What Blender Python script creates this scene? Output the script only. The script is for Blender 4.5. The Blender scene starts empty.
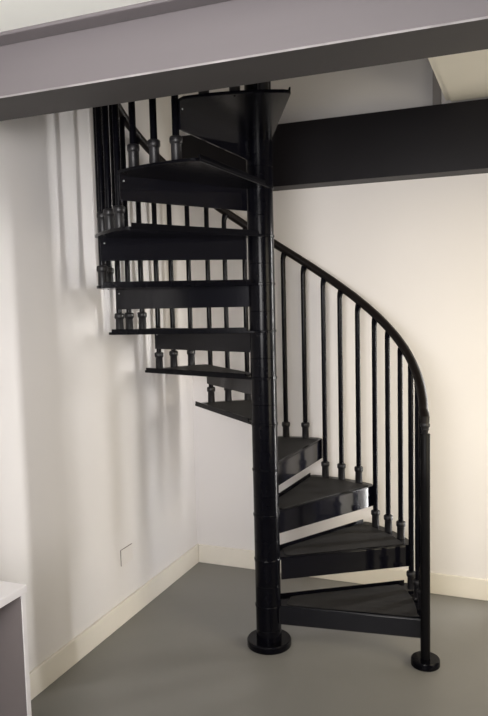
import bpy, bmesh, math, random
from mathutils import Vector, Matrix
random.seed(3)
C = bpy.context.scene.collection
PI = math.pi

# ------------------------------------------------------------------ materials
def new_mat(name):
    m = bpy.data.materials.new(name); m.use_nodes = True
    nt = m.node_tree
    return m, nt, nt.nodes['Principled BSDF']

def mat(name, col, rough=.5, spec=.5, metal=0, noise=0, scale=8, bump=0, bscale=120, coat=0, stretch=None, rvar=0):
    m, nt, b = new_mat(name)
    N, L = nt.nodes, nt.links
    b.inputs['Base Color'].default_value = (*col, 1)
    b.inputs['Roughness'].default_value = rough
    b.inputs['Metallic'].default_value = metal
    b.inputs['Specular IOR Level'].default_value = spec
    b.inputs['Coat Weight'].default_value = coat
    b.inputs['Coat Roughness'].default_value = .12
    tc = N.new('ShaderNodeTexCoord')
    src = tc.outputs['Object']
    if stretch:
        mp = N.new('ShaderNodeMapping'); mp.inputs['Scale'].default_value = stretch
        L.new(src, mp.inputs['Vector']); src = mp.outputs['Vector']
    n = N.new('ShaderNodeTexNoise'); n.inputs['Scale'].default_value = scale
    n.inputs['Detail'].default_value = 5; L.new(src, n.inputs['Vector'])
    if noise:
        r = N.new('ShaderNodeValToRGB')
        r.color_ramp.elements[0].position = .3; r.color_ramp.elements[1].position = .7
        r.color_ramp.elements[0].color = (*[c*(1-noise) for c in col], 1)
        r.color_ramp.elements[1].color = (*[min(1, c*(1+noise)) for c in col], 1)
        L.new(n.outputs['Fac'], r.inputs['Fac']); L.new(r.outputs['Color'], b.inputs['Base Color'])
    if rvar:
        mr = N.new('ShaderNodeMapRange'); mr.inputs['To Min'].default_value = rough-rvar; mr.inputs['To Max'].default_value = rough+rvar
        L.new(n.outputs['Fac'], mr.inputs['Value']); L.new(mr.outputs['Result'], b.inputs['Roughness'])
    if bump:
        n2 = N.new('ShaderNodeTexNoise'); n2.inputs['Scale'].default_value = bscale
        L.new(src, n2.inputs['Vector'])
        bp = N.new('ShaderNodeBump'); bp.inputs['Strength'].default_value = bump; bp.inputs['Distance'].default_value = .002
        L.new(n2.outputs['Fac'], bp.inputs['Height']); L.new(bp.outputs['Normal'], b.inputs['Normal'])
    return m

M_WALL = mat('wall_paint', (.72, .695, .69), .75, .25, noise=.015, scale=2, bump=.15, bscale=160)
M_BASE = mat('skirting_paint', (.74, .70, .63), .45, .4, noise=.02)
M_FLOOR = mat('grey_resin_floor', (.205, .199, .186), .42, .3, noise=.07, scale=1.6, bump=.05, bscale=60, rvar=.06)
M_CEIL = mat('ceiling_paint', (.88, .89, .85), .8, .2, noise=.01)
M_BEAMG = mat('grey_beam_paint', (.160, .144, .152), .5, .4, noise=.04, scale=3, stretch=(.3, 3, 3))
M_EDGE = mat('worn_edge_highlight', (.30, .28, .285), .5, .4, noise=.35, scale=9)  # chipped paint plus the edge's highlight line, put into the colour
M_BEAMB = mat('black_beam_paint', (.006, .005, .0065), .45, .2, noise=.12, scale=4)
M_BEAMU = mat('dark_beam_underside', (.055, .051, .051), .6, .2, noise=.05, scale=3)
M_BLACK = mat('black_gloss_paint', (.0022, .0022, .0038), .2, .1, noise=.12, scale=14, bump=.06, bscale=45)
M_NEWEL = mat('black_post_paint', (.0035, .0033, .004), .4, .1, noise=.1, scale=14)
M_RISER = mat('black_riser_paint', (.0035, .0035, .006), .1, .33, noise=.1, scale=10, bump=.04, bscale=25)
M_RAIL = mat('black_handrail_plastic', (.008, .006, .0055), .38, .2, noise=.1, scale=20)
M_COLL = mat('dark_plastic_collar', (.009, .0085, .010), .4, .35, noise=.1, scale=20)
M_PAD = mat('charcoal_tread_pad', (.018, .017, .0172), .6, .2, noise=.2, scale=10, bump=.5, bscale=420, stretch=(1, 3, 1))
M_BOLT = mat('zinc_bolt', (.45, .45, .45), .4, .5, metal=1)
M_WHITE = mat('white_melamine', (.78, .75, .755), .35, .4, noise=.01)
M_SHELF = mat('shaded_melamine', (.19, .165, .163), .5, .4, noise=.02)  # white melamine with the interior's shade put into its colour
M_PLATE = mat('cover_plate_plastic', (.70, .67, .655), .55, .3, noise=.01)
M_GAP = mat('dark_plate_gap', (.22, .20, .195), .8, .2, noise=.05)
M_SLAB = mat('cream_soffit_paint', (.90, .87, .77), .75, .25, noise=.015, scale=3)

# ------------------------------------------------------------------ helpers
def obj(name, bm, m, parent=None, smooth=False, bevel=0):
    bmesh.ops.recalc_face_normals(bm, faces=bm.faces[:])
    me = bpy.data.meshes.new(name); bm.to_mesh(me); bm.free()
    me.materials.append(m)
    if smooth:
        me.polygons.foreach_set('use_smooth', [True]*len(me.polygons))
        me.set_sharp_from_angle(angle=math.radians(38))
    o = bpy.data.objects.new(name, me); C.objects.link(o)
    if parent: o.parent = parent
    if bevel:
        b = o.modifiers.new('bevel', 'BEVEL'); b.width = bevel; b.segments = 2; b.limit_method = 'ANGLE'
    return o

def tag(o, label=None, cat=None, group=None, kind=None):
    if label: o['label'] = label
    if cat: o['category'] = cat
    if group: o['group'] = group
    if kind: o['kind'] = kind
    return o

def empty(name, loc, rz=0):
    o = bpy.data.objects.new(name, None); C.objects.link(o)
    o.location = loc; o.rotation_euler = (0, 0, rz); o.empty_display_size = .1
    return o

def box(bm, x0, x1, y0, y1, z0, z1):
    v = [bm.verts.new((x, y, z)) for z in (z0, z1) for x, y in ((x0, y0), (x1, y0), (x1, y1), (x0, y1))]
    for f in ((3, 2, 1, 0), (4, 5, 6, 7), (0, 1, 5, 4), (1, 2, 6, 5), (2, 3, 7, 6), (3, 0, 4, 7)):
        bm.faces.new([v[i] for i in f])

def bbox(*a):
    bm = bmesh.new(); box(bm, *a); return bm

def prism(bm, poly, z0, z1):
    a = [bm.verts.new((x, y, z0)) for x, y in poly]; b = [bm.verts.new((x, y, z1)) for x, y in poly]
    n = len(poly)
    bm.faces.new(a[::-1]); bm.faces.new(b)
    for i in range(n): bm.faces.new((a[i], a[(i+1) % n], b[(i+1) % n], b[i]))

def lathe(bm, prof, seg=24, cx=0, cy=0):
    rings = []
    for r, z in prof:
        rings.append([bm.verts.new((cx+r*math.cos(2*PI*i/seg), cy+r*math.sin(2*PI*i/seg), z)) for i in range(seg)])
    for a, b in zip(rings, rings[1:]):
        for i in range(seg): bm.faces.new((a[i], a[(i+1) % seg], b[(i+1) % seg], b[i]))
    bm.faces.new(rings[0][::-1]); bm.faces.new(rings[-1])

def tube(bm, pts, rad, seg=12, flat=1.0):
    """sweep a round section along pts; rad a number or a list"""
    pts = [Vector(p) for p in pts]; n = len(pts)
    rs = rad if isinstance(rad, (list, tuple)) else [rad]*n
    rings = []; ref = None
    for i, p in enumerate(pts):
        t = (pts[min(i+1, n-1)]-pts[max(i-1, 0)]).normalized()
        if ref is None:
            ref = Vector((0, 0, 1)) if abs(t.z) < .9 else Vector((1, 0, 0))
        u = (ref-t*ref.dot(t)).normalized(); w = t.cross(u); ref = u
        rings.append([bm.verts.new(p+(u*math.cos(2*PI*k/seg)*flat+w*math.sin(2*PI*k/seg))*rs[i]) for k in range(seg)])
    for a, b in zip(rings, rings[1:]):
        for k in range(seg): bm.faces.new((a[k], a[(k+1) % seg], b[(k+1) % seg], b[k]))
    bm.faces.new(rings[0][::-1]); bm.faces.new(rings[-1])

# ------------------------------------------------------------------ the room (x along back wall, y = 0 at back wall, camera at -y)
XR, YF, ZT = 3.6, -5.2, 4.6
def struct(name, bm, m, **k): return tag(obj(name, bm, m, **k), kind='structure')
struct('floor', bbox(-.12, XR+.1, YF, .12, -.1, 0), M_FLOOR)
struct('wall_left', bbox(-.12, 0, YF, .12, 0, ZT), M_WALL)
struct('wall_back', bbox(0, XR, 0, .12, 0, ZT), M_WALL)
struct('wall_right', bbox(XR, XR+.1, YF, .12, 0, ZT), M_WALL)
BB, BT = .113, .014
struct('baseboard_left', bbox(0, BT, YF, 0, 0, BB), M_BASE, bevel=.003)
struct('baseboard_back', bbox(BT, XR, -BT, 0, 0, BB), M_BASE, bevel=.003)

# ceiling of the near room, its stepped edge strip
struct('ceiling', bbox(0, XR, YF, -2.165, 2.353, 2.70), M_CEIL)
bm = bmesh.new(); box(bm, 0, XR, -2.165, -2.10, 2.344, 2.70)
struct('trim_1', bm, M_BEAMG, bevel=.004)
# upper floor on the landing side of the stairwell, with its edge strip
struct('ceiling_landing', bbox(1.515, XR, -1.90, -.125, 2.545, 2.72), M_SLAB)
struct('trim_2', bbox(1.49, 1.515, -1.90, -.125, 2.553, 2.74), M_SLAB)
struct('trim_3', bbox(1.415, 1.455, -.03, 0, 2.50, ZT), mat('grey_upright_paint', (.30, .28, .27), .6, .3, noise=.03))
struct('ceiling_upper', bbox(-.12, XR+.1, YF, .12, ZT, ZT+.1), M_CEIL)

# grey painted beam close to the camera: web face + wide lower flange
bm = bmesh.new()
BZ = 2.202
prof = [(-2.10, BZ), (-1.90, BZ), (-1.90, BZ+.02), (-1.97, BZ+.02), (-1.97, 2.70), (-2.0985, 2.70), (-2.0985, BZ+.006), (-2.10, BZ+.0045)]
a = [bm.verts.new((0.0, y, z)) for y, z in prof]; b = [bm.verts.new((XR, y, z)) for y, z in prof]
bm.faces.new(a); bm.faces.new(b[::-1])
for i in range(len(prof)): bm.faces.new((a[i], a[(i+1) % len(prof)], b[(i+1) % len(prof)], b[i]))
beam = obj('ceiling_beam', bm, M_BEAMG)
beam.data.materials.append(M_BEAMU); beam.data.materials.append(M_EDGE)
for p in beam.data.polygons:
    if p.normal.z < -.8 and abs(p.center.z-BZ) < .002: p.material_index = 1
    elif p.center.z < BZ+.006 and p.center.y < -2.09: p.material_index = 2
tag(beam, 'grey painted beam with dark underside crossing the top of the photo, nearest the viewer', 'beam', kind='thing')

bm = bmesh.new()
ZB0, ZB1 = 2.207, 2.532
box(bm, 0, XR, -.15, -.143, ZB0, ZB1)
box(bm, 0, XR, -.143, 0, ZB0, ZB0+.012); box(bm, 0, XR, -.143, 0, ZB1-.012, ZB1)
tag(obj('wall_beam', bm, M_BEAMB), 'black beam running along the back wall behind the spiral staircase', 'beam', kind='thing')

# blank cover plate on the left wall
pl = empty('cover_plate', (0, -.808, .333))
tag(pl, 'small blank white cover plate low on the left wall', 'cover plate')
obj('shadow_gap', bbox(0, .004, -.0535, .054, -.042, .0403), M_GAP, pl)
obj('plate', bbox(0, .0045, -.0525, .055, -.044, .0388), M_PLATE, pl, bevel=.001)

# low white open shelf unit at the left edge
su = empty('storage_unit', (0.018, -2.55, 0))
tag(su, 'low white unit with recessed side greyed for shade against left wall, cut off by the left edge', 'cabinet')
W, DP, HT, T = .545, .358, .708, .018
obj('top_panel', bbox(0, DP+.004, -W-.004, W+.004, HT-.026, HT), M_WHITE, su, bevel=.002)
for s in (1, -1):
    y0, y1 = (W-T, W) if s > 0 else (-W, -W+T)
    obj('side_panel', bbox(0, DP, y0, y1, 0, HT-.026), M_WHITE, su, bevel=.001)
obj('shade_lining', bbox(.012, DP-.004, W-T-.003, W-T, .068, HT-.026), M_SHELF, su)  # added sheet, coloured dark to stand in for shade inside the unit
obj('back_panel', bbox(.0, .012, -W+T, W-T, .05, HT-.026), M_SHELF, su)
obj('bottom_panel', bbox(.012, DP-.002, -W+T, W-T, .05, .068), M_WHITE, su, bevel=.001)
obj('plinth', bbox(DP-.03, DP-.014, -W+T, W-T, 0, .05), M_WHITE, su)
obj('divider', bbox(.012, DP-.004, -.009, .009, .068, HT-.026), M_WHITE, su)

# ------------------------------------------------------------------ spiral staircase
H, STEP, TH0 = .21, math.radians(26.19), math.radians(7.32)
RP, R, RF, RB = .0585, .722, .70, .6953
DF, DBK, FL, PT = .023, .054, .106, .012
PX, PY = .7695, -.8226
NT = 14
st = empty('spiral_staircase', (PX, PY, 0))
tag(st, 'black metal spiral staircase with curved handrail and thin balusters around a central pole', 'staircase')
def rot(x, y, a): return x*math.cos(a)-y*math.sin(a), x*math.sin(a)+y*math.cos(a)

# pole
bm = bmesh.new()
prof = [(RP, .0)]
for n in range(1, NT+2):
    zz = n*H-FL-.02
    prof += [(RP, zz-.0015), (RP-.0012, zz), (RP, zz+.0015)]
prof += [(RP, 3.45), (RP-.01, 3.47)]
lathe(bm, prof, 40)
pole = obj('central_pole', bm, M_BLACK, st, smooth=True)
bm = bmesh.new(); lathe(bm, [(.101, 0), (.103, .003), (.103, .028), (.099, .033), (RP-.002, .033)], 40)
obj('base_plate', bm, M_BLACK, pole, smooth=True)

# treads
RR = RP+.003
def line_circle(d, s=0): return math.sqrt(RR*RR-d*d)
def tread_poly(rim=R, inset=0):
    p = []
    ai = -math.asin(DF/RR)
    p.append((RF, -DF))
    p.append((RF+.004, -DF+.004))
    a0, a1 = math.radians(.6), STEP+math.asin((DBK-.026)/R)
    K = 14
    for i in range(K+1):
        a = a0+(a1-a0)*i/K
        p.append((R*math.cos(a), R*math.sin(a)))
    # rounded back corner
    def bk(r, off=DBK): return (r*math.cos(STEP)-off*math.sin(STEP), r*math.sin(STEP)+off*math.cos(STEP))
    p.append(bk(.716, DBK-.010)); p.append(bk(.708, DBK-.002)); p.append(bk(.70))
    p.append(bk(line_circle(DBK)))
    b0 = STEP+math.atan2(DBK, line_circle(DBK)); b1 = 2*PI+ai
    for i in range(1, 17):
        a = b0+(b1-b0)*i/16
        p.append((RR*math.cos(a), RR*math.sin(a)))
    return p
def pad_poly():
    p = []
    i0 = .014
    A = [(.085, -DF+i0), (RF-.022, -DF+i0)]
    p += [(.105, -DF+i0)] + [(RF-.03, -DF+i0), (RF-.018, -DF+i0+.006)]
    rp = R-.052
    for i in range(11):
        a = math.radians(1.8)+(STEP-math.radians(1.2))*i/10
        p.append((rp*math.cos(a), rp*math.sin(a)))
    def bk(r, off): return (r*math.cos(STEP)-off*math.sin(STEP), r*math.sin(STEP)+off*math.cos(STEP))
    o = DBK-.018
    p += [bk(rp-.012, o), bk(.15, o), bk(.115, o-.006)]
    p += [(.092, .045), (.085, .02), (.09, -DF+i0+.008)]
    return p

TP, PP = tread_poly(), pad_poly()
bm = bmesh.new(); prism(bm, TP, -PT, 0)
me_tread = obj('tread', bm, M_BLACK, None, smooth=False, bevel=.0025)
bm = bmesh.new(); box(bm, RP+.001, RF, -DF-.0005, -DF+.0055, -FL, -.006)
# flange return at outer end
me_riser = obj('riser_plate', bm, M_RISER, me_tread, bevel=.0012)
bm = bmesh.new()
cs, sn = math.cos(STEP), math.sin(STEP)
q = [(RP+.004, DBK-.006), (RF-.002, DBK-.006), (RF-.002, DBK), (RP+.004, DBK)]
q = [(r*cs-o*sn, r*sn+o*cs) for r, o in q]
prism(bm, q, -.002, .014)
obj('back_lip', bm, M_BLACK, me_tread, bevel=.001)
bm = bmesh.new(); prism(bm, PP, -.001, .0035)
obj('tread_pad', bm, M_PAD, me_tread, bevel=.0015)
def bolt_mesh():
    bm = bmesh.new()
    lathe(bm, [(.0034, 0), (.0034, .002), (.002, .003)], 10)
    return bm
# bolts: one through the riser tip, seen from the front and back, three under the rim
BA = [math.radians(5.97), math.radians(14.95), math.radians(22.95)]
b0 = obj('bolt', bolt_mesh(), M_BOLT, me_tread, smooth=True)
b0.location = (RF-.018, -DF+.0050, -.032); b0.rotation_euler = (-PI/2, 0, 0)
for a in BA:
    b = obj('bolt', bolt_mesh(), M_BLACK, me_tread, smooth=True)
    b.location = ((RB+.006)*math.cos(a), (RB+.006)*math.sin(a), -PT+.0005); b.rotation_euler = (PI, 0, 0)

def copy_children(src, dst):
    for ch in list(src.children):
        c = ch.copy(); C.objects.link(c); c.parent = dst
for n in range(1, NT+1):
    t = me_tread if n == 1 else me_tread.copy()
    if n > 1: C.objects.link(t); copy_children(me_tread, t)
    t.parent = st
    for ch in t.children:
        if ch.name.startswith('riser_plate'):
            ch.scale.z = .83 if n == 1 else .12 if n > 11 else 1
    t.location = (0, 0, n*H - (.009 if n == 1 else 0) + (.06 if n > 11 else 0)); t.rotation_euler = (0, 0, TH0+(n-1)*STEP)

# balusters: rod from tread to handrail, with a collar at the foot and a little curved saddle at the top
HB = .915
def rail_z(a):      # a measured from first riser
    return H+HB+H*a/STEP - .012*math.exp(-(a/.35)**2)
RL = .021
L_ROD = {k: rail_z(BA[k]) - H - RL + .004 for k in range(3)}
def rod_mesh(h):
    bm = bmesh.new()
    # the top sweeps forward into the rail
    pts = [(0, 0, 0), (0, 0, .3), (0, 0, .6), (0, 0, h-.045), (0, -.001, h-.028), (0, -.005, h-.012), (0, -.010, h)]
    tube(bm, pts, [.0128, .0128, .0128, .0128, .0135, .0155, .0170], 14)
    return bm
def collar_mesh():
    bm = bmesh.new()
    lathe(bm, [(.0192, .001), (.0182, .057), (.0185, .0575), (.0215, .061), (.0232, .065), (.0232, .079), (.0216, .083), (.0180, .0855), (.0125, .0865)], 18)
    return bm
proto = {}
for k in range(3):
    o = obj('baluster', rod_mesh(L_ROD[k]), M_BLACK, st, smooth=True)
    if k == 0: c0 = c = obj('collar', collar_mesh(), M_COLL, o, smooth=True)
    else:
        c = c0.copy(); C.objects.link(c); c.parent = o
    proto[k] = o
for n in range(1, NT):
    for k in range(3):
        if n == 1: o = proto[k]
        else:
            o = proto[k].copy(); C.objects.link(o); copy_children(proto[k], o)
        o.parent = st
        a = TH0+(n-1)*STEP+BA[k]
        o.location = (RB*math.cos(a), RB*math.sin(a), n*H + (.06 if n > 11 else 0)); o.rotation_euler = (0, 0, a)

# handrail
pts = []
aend = (NT-1)*STEP+BA[2]
K = 190
for i in range(K+1):
    a = aend*i/K
    pts.append((RB*1.004*math.cos(TH0+a), RB*1.004*math.sin(TH0+a), rail_z(a)))
NRx, NRy = rot(.706, -.034, TH0)
# last bend down on to the newel
p0 = Vector(pts[0]); tdir = (p0-Vector(pts[1])).normalized()
lead = [Vector((NRx, NRy, p0.z-.045)), Vector((NRx, NRy, p0.z-.022)), (Vector((NRx, NRy, p0.z))+p0)/2+Vector((0, 0, -.006))]
bm = bmesh.new(); tube(bm, lead+[Vector(p) for p in pts], [.0175, .0195, RL]+[RL]*len(pts), 16)
obj('handrail', bm, M_RAIL, st, smooth=True)

# newel post
bm = bmesh.new()
zt = H+.813
lathe(bm, [(.0208, .028), (.0208, .3), (.0208, .8), (.0208, zt-.002), (.0196, zt)], 24)
nw = obj('newel_post', bm, M_NEWEL, st, smooth=True); nw.location = (NRx, NRy, 0)
bm = bmesh.new(); zl = pts[0][2]-.045
lathe(bm, [(.0125, zt-.002), (.0135, zt+.012), (.0175, zt+.020), (.0135, zt+.030), (.0150, zl-.022), (.0205, zl-.012), (.0205, zl-.004), (.0150, zl+.006)], 24)
obj('finial', bm, M_COLL, nw, smooth=True)
bm = bmesh.new(); lathe(bm, [(.0595, 0), (.062, .003), (.062, .028), (.059, .032), (.018, .032)], 36)
obj('base_plate', bm, M_BLACK, nw, smooth=True)

# ------------------------------------------------------------------ light
def area(name, loc, target, sx, sy, power, col):
    l = bpy.data.lights.new(name, 'AREA'); l.shape = 'RECTANGLE'; l.size = sx; l.size_y = sy; l.energy = power; l.color = col
    o = bpy.data.objects.new(name, l); C.objects.link(o); o.location = loc
    o.rotation_euler = (Vector(target)-Vector(loc)).to_track_quat('-Z', 'Y').to_euler()
    return o
wl = area('window_light', (1.82, -.03, 1.05), (1.82-.866, -.03-.5, 1.0), .05, 1.9, 11.5, (1, .985, .965)); wl.data.spread = math.radians(80)
rl = area('room_light', (2.7, -4.8, 1.62), (0, -1.3, 2.0), .3, .3, 2, (1, .97, .97)); rl.data.spread = math.radians(60)
area('doorway_light', (2.46, -.02, .96), (2.46, -1, .96), .42, 1.86, 7, (1, .94, .84))
sl = area('side_light', (3.2, -1.35, 1.25), (1.5, -.0, .85), 1.3, 1.5, 21, (1, .89, .66)); sl.data.spread = math.radians(96)
fl = area('front_light', (1.5, -5.0, 1.6), (.75, 0, 1.3), 1.3, 1.2, 14, (1, .965, .965)); fl.data.spread = math.radians(66)
area('ceiling_wash', (1.5, -3.9, 1.75), (.5, -3.0, 2.4), .8, .8, 37, (1, .98, .94))  # added fill with no fixture, brightens the ceiling from below
area('upper_light', (2.9, -1.0, 3.9), (.2, -.6, 2.2), .5, .5, 6, (1, .93, .78))
w = bpy.data.worlds.new('World'); bpy.context.scene.world = w; w.use_nodes = True
bg = w.node_tree.nodes['Background']; bg.inputs['Color'].default_value = (.80, .78, .84, 1); bg.inputs['Strength'].default_value = .18

# ------------------------------------------------------------------ camera
cd = bpy.data.cameras.new('Camera'); cam = bpy.data.objects.new('Camera', cd); C.objects.link(cam)
cd.sensor_fit = 'VERTICAL'; cd.sensor_height = 24; cd.lens = 694.84*24/716; cd.clip_start = .02
cam.matrix_world = Matrix.Translation((1.8676, -3.7441, 1.6149)) @ Matrix.Rotation(math.radians(22.19), 4, 'Z') @ Matrix.Rotation(math.radians(90-4.95), 4, 'X') @ Matrix.Rotation(math.radians(-1.35), 4, 'Z')
S = bpy.context.scene
S.camera = cam
S.view_settings.view_transform = 'Standard'
S.view_settings.exposure = -.2
